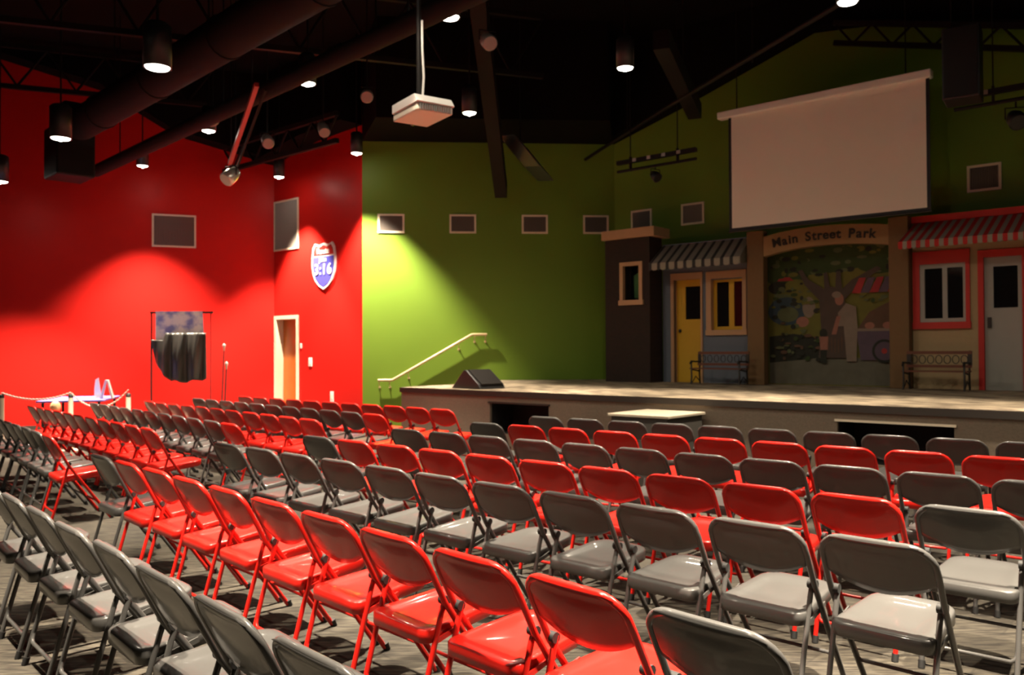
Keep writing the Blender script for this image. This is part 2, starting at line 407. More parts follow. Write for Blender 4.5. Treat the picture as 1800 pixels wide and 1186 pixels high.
o.build('pane', [M['glass'], mat('painted_leaf_green', (.05, .16, .05), .7, noise=.3), M['glass_red']], wf)

# blue storefront
t = setpiece('blue_storefront', 'slate blue shop front with yellow door, yellow window and striped awning', 'set piece', 2.17, .6)
X = lambda a: a-2.17
Z = lambda z: z-STAGE
o = MB()
def holes(o, x0, x1, zt, hs, y0, y1):
    x = x0
    for h0, h1, b0, b1 in hs:
        o.box(x, h0, y0, y1, 0, zt); o.box(h0, h1, y0, y1, b1, zt)
        if b0 > 0: o.box(h0, h1, y0, y1, 0, b0)
        x = h1
    o.box(x, x1, y0, y1, 0, zt)
holes(o, X(1.38), X(3.02), Z(3.25), [(X(1.60), X(2.11), 0, Z(2.64)), (X(2.29), X(2.845), Z(1.78), Z(2.60))], 0, .05)
o.build('wall_panel', M['blue_wall'], t)
o = MB(); o.box(X(1.545), X(1.60), -.03, .13, 0, Z(2.745)); o.box(X(2.105), X(2.135), -.03, .13, 0, Z(2.745)); o.box(X(1.60), X(2.105), -.03, .13, Z(2.635), Z(2.745))
o.build('door_frame', M['tan_trim'], t)
dr = MB(); holes(dr, X(1.60), X(2.105), Z(2.635), [(X(1.765), X(2.04), Z(1.97), Z(2.52))], .09, .125)
dr = dr.build('yellow_door', M['yellow'], t)
MB().box(X(1.765), X(2.04), .10, .115, Z(1.97), Z(2.52)).build('pane', M['glass'], dr)
MB().lathe([(0, .03), (.02, .025), (.026, 0), (.02, -.025), (0, -.03)], 10, c=(X(1.665), .07, Z(1.78))).build('knob', M['iron'], dr)
o = MB(); a0, a1, b0, b1 = X(2.205), X(2.905), Z(1.695), Z(2.735)
o.box(a0, a0+.09, -.03, .12, b0+.05, b1); o.box(a1-.065, a1, -.03, .12, b0+.05, b1); o.box(a0+.09, a1-.065, -.03, .12, b1-.12, b1); o.box(a0-.01, a1+.01, -.04, .12, b0, b0+.085)
wf = o.build('window_frame', M['tan_trim'], t)
i0, i1, j0, j1 = a0+.09, a1-.065, b0+.085, b1-.12
o = MB(); mid = (i0+i1)/2+.03; s_ = .055
for p, q in ((i0, mid), (mid, i1)):
    o.box(p, p+s_, .07, .10, j0, j1); o.box(q-s_*.6, q, .07, .10, j0, j1); o.box(p+s_, q-s_*.6, .07, .10, j1-s_, j1); o.box(p+s_, q-s_*.6, .07, .10, j0, j0+s_)
o.build('sash', M['yellow'], wf)
MB().box(i0+.03, mid-.01, .084, .09, j0+.03, j1-.03).build('pane', M['glass'], wf)
MB().box(mid+.03, i1-.01, .084, .09, j0+.03, j1-.03).build('pane', M['glass_red'], wf)
def awning(t, xt0, xt1, xb0, xb1, zt, zb, yb, val, n, ma, mb_, dark_frac):
    """sloped striped canopy from the wall down to its front edge, with a scalloped valance"""
    o = MB(); v = MB(); th = .012
    for i in range(n):
        for (k0, k1, mi) in ((0, dark_frac, 0), (dark_frac, 1, 1)):
            p, q = (i+k0)/n, (i+k1)/n
            A = (xt0+(xt1-xt0)*p, 0, zt); B = (xt0+(xt1-xt0)*q, 0, zt); Cc = (xb0+(xb1-xb0)*q, -yb, zb); D = (xb0+(xb1-xb0)*p, -yb, zb)
            vs = [A, B, Cc, D]+[(x, y_, z-th) for x, y_, z in (A, B, Cc, D)]
            o.add(vs, [(0,3,2,1), (4,5,6,7), (0,1,5,4), (1,2,6,5), (2,3,7,6), (3,0,4,7)], mi)
            mx = (D[0]+Cc[0])/2; w = (Cc[0]-D[0])/2
            poly = [(mx-w, zb), (mx+w, zb), (mx+w, zb-val*.82), (mx+w*.5, zb-val), (mx-w*.5, zb-val), (mx-w, zb-val*.82)]
            v.prism(poly, -yb-.005, -yb+.005, mi)
    # side triangles
    for xt, xb in ((xt0, xb0), (xt1, xb1)):
        vs = [(xt, 0, zt), (xt, 0, zb-val*.5), (xb, -yb, zb-val*.9), (xb, -yb, zb)]; vs += [(x+.01, y_, z) for x, y_, z in vs]
        o.add(vs, [(0,1,2,3), (7,6,5,4), (0,3,7,4), (1,5,6,2), (0,4,5,1), (3,2,6,7)], 1)
    c = o.build('canopy', [ma, mb_], t, fix=True)
    v.build('valance', [ma, mb_], c)
awning(t, X(1.39), X(2.96), X(1.375), X(2.995), Z(3.23), Z(2.90), .44, .12, 10, M['aw_dark'], M['aw_pale'], .36)

# park archway
t = setpiece('park_archway', 'tan stucco archway with black lettering reading Main Street Park', 'archway', 4.21, .8)
X = lambda a: a-4.21
for a0, a1 in ((3.03, 3.30), (5.125, 5.385)):
    MB().box(X(a0), X(a1), -.06, .10, 0, Z(3.29)).build('pillar', M['tan'], t, bevel=.01)
lo = [(3.30, 2.885), (3.55, 2.935), (3.8, 2.968), (4.05, 2.984), (4.316, 2.988), (4.55, 2.978), (4.751, 2.963), (4.95, 2.94), (5.125, 2.912)]
hi = [(3.30, 3.19), (3.55, 3.232), (3.8, 3.258), (4.05, 3.268), (4.228, 3.270), (4.45, 3.264), (4.635, 3.251), (4.9, 3.225), (5.125, 3.195)]
MB().prism([(X(a), Z(z)) for a, z in lo]+[(X(a), Z(z)) for a, z in reversed(hi)], -.05, .08).build('arch_beam', M['tan_arch'], t)
def lerp(tab, x):
    for (x0, y0), (x1, y1) in zip(tab, tab[1:]):
        if x <= x1: return y0+(y1-y0)*(x-x0)/(x1-x0)
    return tab[-1][1]
txt = 'Main Street Park'
adv = dict(M=1.25, a=.85, i=.5, n=.85, S=.9, t=.65, r=.7, e=.82, P=.9, k=.8); adv[' '] = .8
tot = sum(adv[c] for c in txt); x = 3.44; span = 1.52
for c in txt:
    w = adv[c]/tot*span
    if c != ' ':
        xc = x+w/2; zc = (lerp(lo, xc)+lerp(hi, xc))/2
        sl = (lerp(lo, xc+.1)+lerp(hi, xc+.1)-lerp(lo, xc-.1)-lerp(hi, xc-.1))/.4
        text_mesh('letter', c, .185, M['lettering'], t, (X(xc), -.056, Z(zc)), rot=(PI/2, -math.atan(sl), 0), fat=.004)
    x += w

# mural behind the arch : one flat painted panel
t = setpiece('painted_backdrop', 'painted park mural with a big tree inside the archway', 'mural', 4.21, .45)
pm = [mat('mural_'+n, c, .8, noise=.25, nscale=7) for n, c in dict(ground=(.10, .115, .05), foliage=(.035, .06, .012), olive=(.14, .13, .02), trunk=(.075, .052, .04), path=(.13, .12, .085), pale=(.22, .17, .13), red=(.34, .03, .03), blue=(.035, .06, .08), skin=(.30, .13, .09), dark=(.02, .022, .014), brown=(.11, .06, .035), purple=(.10, .07, .10)).items()]
o = MB(); lay = [0]
def shp(pts, mi):
    lay[0] += 1; yy = -.021-.00015*lay[0]
    o.add([(X(a), yy, Z(z)) for a, z in pts], [tuple(range(len(pts)))], mi)
def ell(a, z, ra, rz, mi, n=16): shp([(a+ra*math.cos(2*PI*i/n), z+rz*math.sin(2*PI*i/n)) for i in range(n)], mi)
o.box(X(3.2), X(5.3), -.02, .02, 0, Z(3.02), 2)
shp([(3.22, .93), (5.2, .93), (5.2, 1.28), (4.2, 1.36), (3.22, 1.25)], 4)
shp([(3.22, 1.25), (3.75, 1.30), (4.1, 1.34), (4.1, 1.62), (3.6, 1.7), (3.22, 1.66)], 9)
shp([(3.22, 2.66), (3.6, 2.56), (3.9, 2.66), (4.3, 2.6), (4.7, 2.68), (5.0, 2.6), (5.2, 2.62), (5.2, 3.01), (3.22, 3.01)], 1)
for a, z, ra, rz, mi in [(3.5, 2.72, .4, .3, 1), (4.0, 2.82, .45, .22, 1), (4.45, 2.85, .4, .2, 1), (4.9, 2.8, .4, .25, 1), (3.65, 2.4, .2, .14, 2), (3.45, 2.2, .18, .12, 0), (3.35, 2.42, .14, .1, 9)]: ell(a, z, ra, rz, mi)
ell(3.5, 2.05, .3, .22, 7); ell(3.52, 2.0, .17, .12, 0); ell(3.85, 2.1, .1, .16, 5); ell(3.75, 1.88, .1, .08, 8)
shp([(3.35, 2.52), (3.62, 2.52), (3.55, 2.58), (3.4, 2.58)], 6)
# leaves, bushes and flowers dabbed on
rng = random.Random(3)
for k in range(70): ell(rng.uniform(3.28, 5.15), rng.uniform(2.58, 2.98), rng.uniform(.03, .08), rng.uniform(.02, .045), rng.choice((1, 1, 0, 2, 9)), 8)
for k in range(45): ell(rng.uniform(3.28, 4.0), rng.uniform(1.72, 2.55), rng.uniform(.02, .06), rng.uniform(.015, .04), rng.choice((0, 1, 2, 0, 10, 9)), 8)
for k in range(26): ell(rng.uniform(4.5, 5.15), rng.uniform(2.15, 2.6), rng.uniform(.02, .06), rng.uniform(.015, .04), rng.choice((0, 2, 2, 1)), 8)
for k in range(40): ell(rng.uniform(3.28, 4.05), rng.uniform(1.3, 1.72), rng.uniform(.02, .06), rng.uniform(.015, .035), rng.choice((1, 0, 9, 9, 10)), 8)
# trunk and branches
shp([(4.0, 1.33), (4.48, 1.33), (4.42, 1.7), (4.40, 2.2), (4.62, 2.42), (4.92, 2.62), (4.86, 2.66), (4.5, 2.48), (4.36, 2.35), (4.34, 2.62), (4.28, 2.62), (4.26, 2.38), (4.18, 2.4), (4.14, 2.62), (4.09, 2.6), (4.1, 2.36), (3.86, 2.52), (3.76, 2.68), (3.70, 2.66), (3.80, 2.44), (4.02, 2.2), (4.05, 1.7)], 3)
# fruit cart
shp([(4.62, 1.30), (5.15, 1.30), (5.15, 1.72), (4.56, 1.72)], 11); shp([(4.54, 1.72), (5.15, 1.72), (5.15, 1.76), (4.54, 1.76)], 5)
shp([(4.58, 1.76), (5.15, 1.76), (5.15, 2.2), (4.75, 2.0)], 10)
for k in range(5):
    shp([(4.52+.125*k+.09, 2.5), (4.52+.125*(k+1)+.06, 2.5), (4.5+.125*(k+1), 2.28), (4.5+.125*k, 2.28)], 6 if k % 2 == 0 else 11)
for k in range(7): ell(4.05+.05*k, 1.5+.08*rng.random(), .012, .12, 10, 8)
for a in (4.75, 5.0): ell(a, 1.80, .07, .05, 8)
wh = [(4.95+.17*math.cos(2*PI*i/18), 1.43+.17*math.sin(2*PI*i/18)) for i in range(18)]
shp(wh, 9); ell(4.95, 1.43, .135, .135, 11); ell(4.95, 1.43, .04, .04, 6)
# vendor and child, painted
shp([(4.42, 1.28), (4.56, 1.28), (4.58, 1.8), (4.38, 1.8)], 5); shp([(4.3, 1.8), (4.58, 1.8), (4.56, 2.08), (4.42, 2.14), (4.3, 2.0)], 5)
ell(4.32, 2.2, .065, .09, 8); ell(4.28, 2.27, .07, .05, 5); shp([(4.28, 1.95), (4.34, 1.95), (4.27, 1.68), (4.2, 1.68)], 8)
ell(4.08, 1.70, .06, .07, 9); shp([(4.03, 1.45), (4.14, 1.45), (4.15, 1.65), (4.02, 1.65)], 8); shp([(4.04, 1.25), (4.12, 1.25), (4.13, 1.45), (4.03, 1.45)], 9)
o.build('panel', pm, t, fix=False)

# red trimmed storefront
t = setpiece('red_storefront', 'cream shop front with red window trim, white door and red striped awning', 'set piece', 6.5, .7)
X = lambda a: a-6.5
o = MB()
holes(o, X(5.39), X(9.2), Z(3.25), [(X(5.485), X(6.06), Z(1.82), Z(2.615)), (X(6.26), X(6.71), 0, Z(2.66))], 0, .05)
o.build('wall_panel', M['cream_set'], t)
o = MB(); a0, a1, b0, b1 = X(5.40), X(6.115), Z(1.73), Z(2.788)
o.box(a0, X(5.487), -.03, .0, b0+.09, Z(2.612)); o.box(X(6.055), a1-.01, -.03, .0, b0+.09, Z(2.612)); o.box(a0, a1-.01, -.03, .0, Z(2.612), b1); o.box(a0-.005, a1, -.04, .0, b0, b0+.09)
wf = o.build('window_trim', M['red_set'], t)
o = MB(); i0, i1, j0, j1 = X(5.487), X(6.055), Z(1.822), Z(2.612)
o.box(i0, i0+.06, -.01, .04, j0, j1); o.box(i1-.035, i1, -.01, .04, j0, j1); o.box(i0+.06, i1-.035, -.01, .04, j1-.06, j1); o.box(i0+.06, i1-.035, -.01, .04, j0, j0+.05)
m0, m1 = X(5.77), X(5.83); o.box(m0, m1, -.01, .04, j0+.05, j1-.06)
o.build('sash', M['white_set'], wf)
MB().box(i0+.05, m0+.005, .015, .022, j0+.04, j1-.05).build('pane', M['glass'], wf); MB().box(m1-.005, i1-.03, .015, .022, j0+.04, j1-.05).build('pane', M['glass'], wf)
o = MB(); o.box(X(6.20), X(6.265), -.03, .08, 0, Z(2.75)); o.box(X(6.705), X(6.77), -.03, .08, 0, Z(2.75)); o.box(X(6.265), X(6.705), -.03, .08, Z(2.655), Z(2.75))
o.build('door_trim', M['red_set'], t)
dr = MB(); holes(dr, X(6.265), X(6.705), Z(2.655), [(X(6.37), X(6.648), Z(1.99), Z(2.532))], .03, .065)
dr = dr.build('white_door', M['white_set'], t)
MB().box(X(6.365), X(6.652), .042, .052, Z(1.985), Z(2.537)).build('pane', M['glass'], dr)
MB().box(X(6.30), X(6.345), -.0, .03, Z(1.73), Z(1.87)).build('handle', M['iron'], dr, bevel=.006)
awning(t, X(5.42), X(9.1), X(5.335), X(9.15), Z(3.19), Z(2.90), .44, .10, 34, M['aw_red'], M['aw_pale'], .5)
MB().box(X(5.392), X(9.15), -.03, .0, Z(3.19), Z(3.28)).build('awning_header', M['red_set'], t)

def bench(a, d, w, label):
    t = setpiece('park_bench', label, 'bench', a, d); t['group'] = 'park benches on the stage'
    h = w/2
    for s in (-1, 1):
        x = s*(h-.03)
        o = MB()
        o.tube([(x, .12, .012), (x, .10, .2), (x, .14, .52)], .013, 6); o.tube([(x, -.17, .012), (x, -.15, .12), (x, -.16, .34), (x, -.13, .36)], .013, 6)
        o.tube([(x, -.15, .24), (x, .10, .21)], .012, 6); o.tube([(x, -.20, .33), (x, -.16, .37), (x, -.02, .36), (x, .11, .36)], .013, 6)
        o.tube([(x, -.13, .04), (x, -.02, .13), (x, .10, .06)], .008, 6)
        o.build('side_frame', M['iron'], t)
    for i in range(4): MB().box(-h, h, -.16+i*.066, -.105+i*.066, .245, .262).build('seat_slat', M['bench_wood'], t)
    for z, dz in ((.30, .035), (.475, .04)):
        yy = .105+.035*(z-.2)/.3
        MB().box(-h, h, yy-.02, yy, z, z+dz).build('back_slat', M['bench_wood'], t)
    o = MB()
    o.box(-h, -h+.05, .11, .128, .335, .475); o.box(h-.05, h, .11, .128, .335, .475)
    for i in range(7):
        c = -h+.09+i*(w-.18)/6; o.tube([(c+.04*math.cos(2*PI*k/10), .118, .405+.055*math.sin(2*PI*k/10)) for k in range(10)], .006, 5, closed=True)
    o.build('back_panel', M['iron'], t)
bench(2.74, 1.22, .86, 'small iron and wood bench under the yellow window')
bench(5.82, 1.26, .78, 'small iron and wood bench under the red trimmed window')

# ------------------------------------------------------------------ projection screen
t = thing('projection_screen', 'large pull-down projection screen with black borders hanging over the stage', 'projection screen', sp(4.31, 1.3, 0), A_R)
X = lambda a: a-4.31
MB().box(X(2.805), X(5.82), -.07, .07, 4.985, 5.09).build('housing', M['white'], t, bevel=.012)
MB().box(X(3.01), X(5.745), -.006, .0, 3.30, 4.985).build('screen_fabric', M['screen'], t)
o = MB(); o.box(X(2.965), X(3.01), -.007, .001, 3.26, 4.985); o.box(X(5.745), X(5.79), -.007, .001, 3.26, 4.985); o.box(X(3.01), X(5.745), -.007, .001, 3.26, 3.30)
o.build('black_border', M['black'], t)
MB().cyl((X(2.96), -.003, 3.25), (X(5.80), -.003, 3.25), .016, 10).build('bottom_bar', M['black'], t)
for a in (3.1, 5.5): MB().cyl((X(a), 0, 5.09), (X(a), 0, HC-.002), .008, 6).build('hanging_cable', M['black_steel'], t)

# ------------------------------------------------------------------ folding chairs
def y_tube(z):  # slanted side tube of the chair
    if z < .5: return .235+(-.115-.235)*z/.5
    return -.115+(-.24+.115)*(z-.5)/.245
def make_chair(kind):
    m_ = M['chair_'+kind]
    t = thing('folding_chair', 'chair', 'chair')
    # continuous tube: front leg, side, rounded top, side, front leg
    half = []
    for z in (.012, .1, .25, .4, .5, .58, .64): half.append((.197+.014*min(1, z/.5), y_tube(z), z))
    for k in range(1, 7):
        a = rad(90*k/6); cz = .665
        z = cz+.08*math.sin(a); x = .211-.09*(1-math.cos(a)); half.append((x, y_tube(z), z))
    path = half+[(-x, y, z) for x, y, z in reversed(half)]
    fr = MB().tube(path, .0125, 10).build('frame', m_, t)
    for s in (-1, 1):
        MB().cyl((s*.197, .24, 0), (s*.197, .2265, .035), .0165, 10).build('rubber_foot', M['rubber'], fr)
    # back panel rolled over the top tube
    o = MB(); nu, nv = 18, 9; vs = []; fs = []
    def bp(u, v, side):
        zt = .754-.0*abs(u); zb = .535+.065*u*u
        z = zt+(zb-zt)*v
        dz = max(0, z-.665)
        wd = .211-.09*(1-math.sqrt(max(0, 1-min(1, dz/.089)**2))) if dz > 0 else .211
        wd = wd+.003
        yb = y_tube(min(z, .745))-.020*(1-u*u)*min(1, v*2.5) - (.006 if side else -.004)
        if v < .12: yb = y_tube(.745)+(-.0155 if side else .0135)*(1 if v > .01 else .35)
        return (u*wd, yb, z)
    for side in (0, 1):
        for j in range(nv+1):
            v = (j/nv)**1.3
            for i in range(nu+1): vs.append(bp(-1+2*i/nu, v, side))
    k = (nu+1)*(nv+1)
    for side in (0, 1):
        for j in range(nv):
            for i in range(nu):
                q = [side*k+j*(nu+1)+i, side*k+j*(nu+1)+i+1, side*k+(j+1)*(nu+1)+i+1, side*k+(j+1)*(nu+1)+i]
                fs.append(tuple(q))
    for i in range(nu):
        fs.append((i, i+1, k+i+1, k+i)); b_ = nv*(nu+1); fs.append((b_+i, b_+i+1, k+b_+i+1, k+b_+i))
    for j in range(nv):
        for e_ in (0, nu): fs.append((j*(nu+1)+e_, (j+1)*(nu+1)+e_, k+(j+1)*(nu+1)+e_, k+j*(nu+1)+e_))
    o.add(vs, fs, 0, True); o.build('backrest', m_, t)
    # seat pan
    def outline(ins):
        pts = []
        hw_r, hw_f, yr, yf = .190-ins, .168-ins, -.195+ins, .235-ins
        for (cx, cy, a0, r) in ((hw_f-.09, yf-.09, 0, .09), (-hw_f+.09, yf-.09, 90, .09), (-hw_r+.045, yr+.045, 180, .045), (hw_r-.045, yr+.045, 270, .045)):
            r_ = max(.012, r-ins*.5); 
            for k_ in range(6):
                a = rad(a0+90*k_/5); pts.append((cx+r*math.cos(a), cy+r*math.sin(a)))
        return pts
    zs = lambda y: .418+(y+.0)*.09
    rings = []
    ol = outline(0)
    for k_, dz in ((.97, -.056), (1, -.052), (1, -.008), (.98, -.002), (.93, 0), (.76, -.001), (.69, -.007), (.4, -.010), (.02, -.011)):
        rings.append([(x*k_, y*k_, zs(y*k_)+dz) for x, y in ol])
    n = len(rings[0]); vs = [v for r in rings for v in r]; fs = []
    for i in range(len(rings)-1):
        for j in range(n): fs.append((i*n+j, i*n+(j+1) % n, (i+1)*n+(j+1) % n, (i+1)*n+j))
    fs.append(tuple((len(rings)-1)*n+j for j in range(n)))
    fs.append(tuple(2*0+j for j in range(n-1, -1, -1)))
    MB().add(vs, fs, 0, True).build('seat', m_, t)
    # rear legs, cross bars, braces, pivot caps
    for s in (-1, 1):
        lg = MB().tube([(s*.193, -.098, .515), (s*.192, -.12, .45), (s*.19, -.245, .012)], .0115, 8).build('rear_leg', m_, t)
        MB().cyl((s*.19, -.2455, 0), (s*.19, -.236, .035), .0155, 10).build('rubber_foot', M['rubber'], lg)
        MB().bar((s*.196, .02, zs(.02)-.02), (s*.196, -.145, .355), .006, .02).build('brace', m_, t)
        MB().cyl((s*.182, -.110, .508), (s*.218, -.110, .508), .019, 10).build('pivot_cap', M['rubber'], t)
    yr = lambda z: -.12-.125*(.45-z)/.438
    MB().tube([(-.19, yr(.15), .15), (-.183, yr(.118), .118), (-.165, yr(.105), .105), (.165, yr(.105), .105), (.183, yr(.118), .118), (.19, yr(.15), .15)], .0095, 8).build('rear_crossbar', m_, t)
    MB().tube([(-.199, y_tube(.16), .16), (.199, y_tube(.16), .16)], .0085, 8).build('front_crossbar', m_, t)
    return t
proto = {k: make_chair(k) for k in ('grey', 'red')}
used = set()
ROWS = [  # row order from the stage, block, start xy (centre of index 0), direction, spacing, indices, colours, aisle end
    (0, 'right', (.485, 9.079), -36.6, .490, range(0, 10), lambda i: 'grey'),
    (1, 'right', (-.128, 8.377), -38.3, .490, range(0, 10), lambda i: 'red' if 1 <= i <= 9 else 'grey'),
    (2, 'right', (-.821, 7.751), -39.85, .490, range(0, 11), lambda i: 'grey'),
    (3, 'right', (-1.492, 7.146), -41.4, .490, range(0, 11), lambda i: 'red' if 1 <= i <= 9 else 'grey'),
    (4, 'right', (-2.066, 6.640), -43.05, .490, range(0, 11), lambda i: 'grey'),
    (5, 'right', (-2.684, 5.932), -46.5, .490, range(0, 11), lambda i: 'red' if 1 <= i <= 9 else 'grey'),
    (6, 'right', (-2.656, 4.677), -47.1, .491, range(0, 8), lambda i: 'grey'),
    (0, 'left', (-4.102, 13.390), -42.2, .457, range(0, 11), lambda i: 'red'),
    (1, 'left', (-4.622, 12.827), -45.5, .457, range(0, 11), lambda i: 'red' if i == 10 else 'grey'),
    (2, 'left', (-5.113, 12.241), -46.65, .457, range(0, 11), lambda i: 'red'),
    (3, 'left', (-5.705, 11.823), -48.0, .457, range(0, 11), lambda i: 'red' if i == 10 else 'grey'),
    (4, 'left', (-6.297, 11.336), -48.05, .457, range(0, 11), lambda i: 'red'),
    (5, 'left', (-6.837, 10.853), -49.4, .457, range(3, 11), lambda i: 'red' if i == 10 else 'grey'),
]
for row, block, (x0, y0), ang, sp_, idx, colf in ROWS:
    for i in idx:
        k = colf(i)
        if k in used: c = copy_tree(proto[k])
        else: c = proto[k]; used.add(k)
        jx, ja = random.uniform(-.006, .006), random.uniform(-1.0, 1.0)
        a = rad(ang)
        c.location = (x0+i*sp_*math.cos(a)-jx*math.sin(a), y0+i*sp_*math.sin(a)+jx*math.cos(a), 0)
        c.rotation_euler = (0, 0, rad(ang+ja))
        n = ORD[i if block == 'right' else 10-i]
        c['label'] = '%s metal folding chair, %s from the aisle, %s row from stage, %s of aisle' % (k, n, ORD[row], block)
        c['group'] = 'folding chairs %s of the aisle' % block

# ------------------------------------------------------------------ corner by the left wall: table, ropes, stand
t = thing('blue_table', 'square blue topped table standing by the left red wall', 'table', (-7.08, 13.62, 0), rad(15))
MB().box(-.48, .48, -.68, .68, .685, .715).build('table_top', M['table_blue'], t, bevel=.008)
for sx in (-1, 1):
    for sy in (-1, 1): MB().cyl((sx*.40, sy*.60, 0), (sx*.40, sy*.60, .685), .02, 10).build('leg', M['iron'], t)
t = thing('paper_model', 'slim white paper blade standing upright on the blue table', 'paper model', (-6.86, 13.75, .715), rad(20))
MB().prism([(-.05, 0), (.055, 0), (.03, .20), (.01, .33), (-.035, .30), (-.05, .15)], -.012, .012).build('blade', M['white'], t)
MB().box(-.07, .07, -.05, .05, 0, .012).build('foot', M['white'], t)
t = thing('paper_tent', 'white folded paper tent at the right end of the blue table', 'paper model', (-6.61, 13.55, .715), rad(15))
for s in (-1, 1): MB().add([(s*.02, -.06, .30), (s*.02, .06, .30), (s*.10, .07, 0), (s*.10, -.07, 0), (s*.02-s*.018, -.06, .30), (s*.02-s*.018, .06, .30), (s*.075, .07, 0), (s*.075, -.07, 0)], [(0,1,2,3),(7,6,5,4),(0,4,5,1),(1,5,6,2),(2,6,7,3),(3,7,4,0)]).build('side', M['white'], t)
posts = [(-7.62, 12.40), (-6.60, 12.42), (-5.80, 12.55)]
PH = .83
for (x, y), lb in zip(posts, ('white rope barrier post at the far left of the photo', 'white rope barrier post in front of the blue table', 'white rope barrier post right of the blue table')):
    t = thing('barrier_post', lb, 'post', (x, y, 0), 0, 'rope barrier posts')
    MB().lathe([(.0, 0), (.13, 0), (.13, .015), (.04, .03), (.034, .04), (.034, PH-.04)], 16).build('post', M['cream'], t)
    MB().lathe([(.036, PH-.04), (.036, PH), (.02, PH+.015), (0, PH+.018)], 16).build('cap', M['iron'], t)
for i, lb in enumerate(('red and white rope sagging between the two left barrier posts', 'red and white rope sagging in front of the blue table end')):
    p, q = posts[i], posts[i+1]; sag = (.10, .24)[i]
    pts = []
    for k in range(21):
        s = k/20; pts.append((p[0]+(q[0]-p[0])*s, p[1]+(q[1]-p[1])*s, PH+.035-sag*4*s*(1-s)+(.03*s if i else 0)))
    r = thing('barrier_rope', lb, 'rope', pts[0], 0)
    base = Vector(pts[0]); P = [Vector(v)-base for v in pts]
    MB().tube(P, .011, 8).build('rope', M['rope_red'], r)
    o = MB()
    for ph in (0, PI):
        hp = []
        for k in range(120):
            s = k/119*20; j = min(19, int(s)); w = P[j].lerp(P[j+1], s-j); hp.append(w+Vector((0, .010*math.cos(k*.55+ph), .010*math.sin(k*.55+ph))))
        o.tube(hp, .005, 5)
    o.build('white_strand', M['white'], r)
t = thing('cream_ball', 'cream ball resting on a low stool by the blue table', 'ball', (-6.90, 12.55, .56))
MB().lathe([(.075*math.sin(PI*k/12), .085-.085*math.cos(PI*k/12)) for k in range(13)], 18).build('ball', M['ball'], t)
t = thing('stool', 'low red stool holding the cream ball beside the blue table', 'stool', (-6.90, 12.55, 0))
MB().lathe([(0, .53), (.13, .53), (.13, .56), (0, .56)], 18).build('seat', M['red_sign'], t)
for k in range(3):
    a = 2*PI*k/3; MB().cyl((.09*math.cos(a), .09*math.sin(a), .53), (.12*math.cos(a), .12*math.sin(a), 0), .012, 8).build('leg', M['red_sign'], t)

# banner stand with printed cloth and black drape
SX, SY, SA = -6.43, 14.8, rad(3)
t = thing('banner_stand', 'thin black banner stand against the left red wall', 'stand', (SX, SY, 0), SA)
MB().cyl((0, 0, .02), (0, 0, 2.18), .014, 8).build('pole', M['iron'], t)
MB().cyl((1.04, 0, .02), (1.04, 0, 2.17), .008, 8).build('pole', M['iron'], t)
MB().box(-.02, 1.08, -.015, .015, 2.15, 2.185).build('crossbar', M['iron'], t)
for x in (0, 1.04): MB().box(x-.02, x+.02, -.22, .22, 0, .025).build('foot', M['iron'], t)
cloth = MB(); nx, nz = 16, 8; vs = []; fs = []
for side in (0, 1):
    for j in range(nz+1):
        for i in range(nx+1):
            vs.append((.08+.82*i/nx+(.03*j/nz if i == nx else 0), -.022-.008*math.sin(i*1.1)-.004*side, 2.19-.52*j/nz))
k = (nx+1)*(nz+1)
for side in (0, 1):
    for j in range(nz):
        for i in range(nx): q = side*k+j*(nx+1)+i; fs.append((q, q+1, q+nx+2, q+nx+1))
def cloth_mat():
    m_ = mat('printed_cloth', (.5, .5, .62), .7); nt = m_.node_tree; b = nt.nodes['Principled BSDF']
    tc = nt.nodes.new('ShaderNodeTexCoord'); n = nt.nodes.new('ShaderNodeTexNoise'); n.inputs['Scale'].default_value = 5; n.inputs['Detail'].default_value = 3
    r = nt.nodes.new('ShaderNodeValToRGB'); r.color_ramp.elements[0].color = (.25, .27, .55, 1); r.color_ramp.elements[1].color = (.80, .76, .74, 1); r.color_ramp.elements[0].position = .38; r.color_ramp.elements[1].position = .56
    nt.links.new(tc.outputs['Object'], n.inputs['Vector']); nt.links.new(n.outputs['Fac'], r.inputs[0]); nt.links.new(r.outputs[0], b.inputs['Base Color']); return m_
c = thing('printed_cloth', 'blue and white printed cloth hanging at the top of the stand', 'cloth', (SX, SY, 0), SA)
cloth.add(vs, fs, 0, True).build('cloth', cloth_mat(), c)
c = thing('black_drape', 'crumpled black satin drape hanging below the printed cloth', 'drape', (SX, SY, 0), SA)
dr = MB(); nx, nz = 44, 20; vs = []; fs = []
for side in (0, 1):
    for j in range(nz+1):
        v = j/nz
        for i in range(nx+1):
            u = i/nx
            zt = 1.80 if u > .17 else 1.68-.02*u; zb = .93+.10*abs(u-.55)**1.5*2+.02*math.sin(u*19)+(.26*max(0, .3-u)/.3)
            x = (.12+.86*u) + (u-.5)*.05*v - (.10*(1-v) if u < .17 else 0)*(1-u/.17 if u < .17 else 0)
            amp = .018+.035*v
            yy = -.06-.02*v+amp*math.sin(u*21+1.5*v)+.5*amp*math.sin(u*43+2*v)-.09*math.sin(PI*v)*math.sin(PI*u)-(.014 if side == 0 else 0)
            vs.append((x, yy-.03, zt+(zb-zt)*v))
k = (nx+1)*(nz+1)
for side in (0, 1):
    for j in range(nz):
        for i in range(nx): q = side*k+j*(nx+1)+i; fs.append((q, q+1, q+nx+2, q+nx+1))
for i in range(nx):
    fs.append((i, i+1, k+i+1, k+i)); b_ = nz*(nx+1); fs.append((b_+i, b_+i+1, k+b_+i+1, k+b_+i))
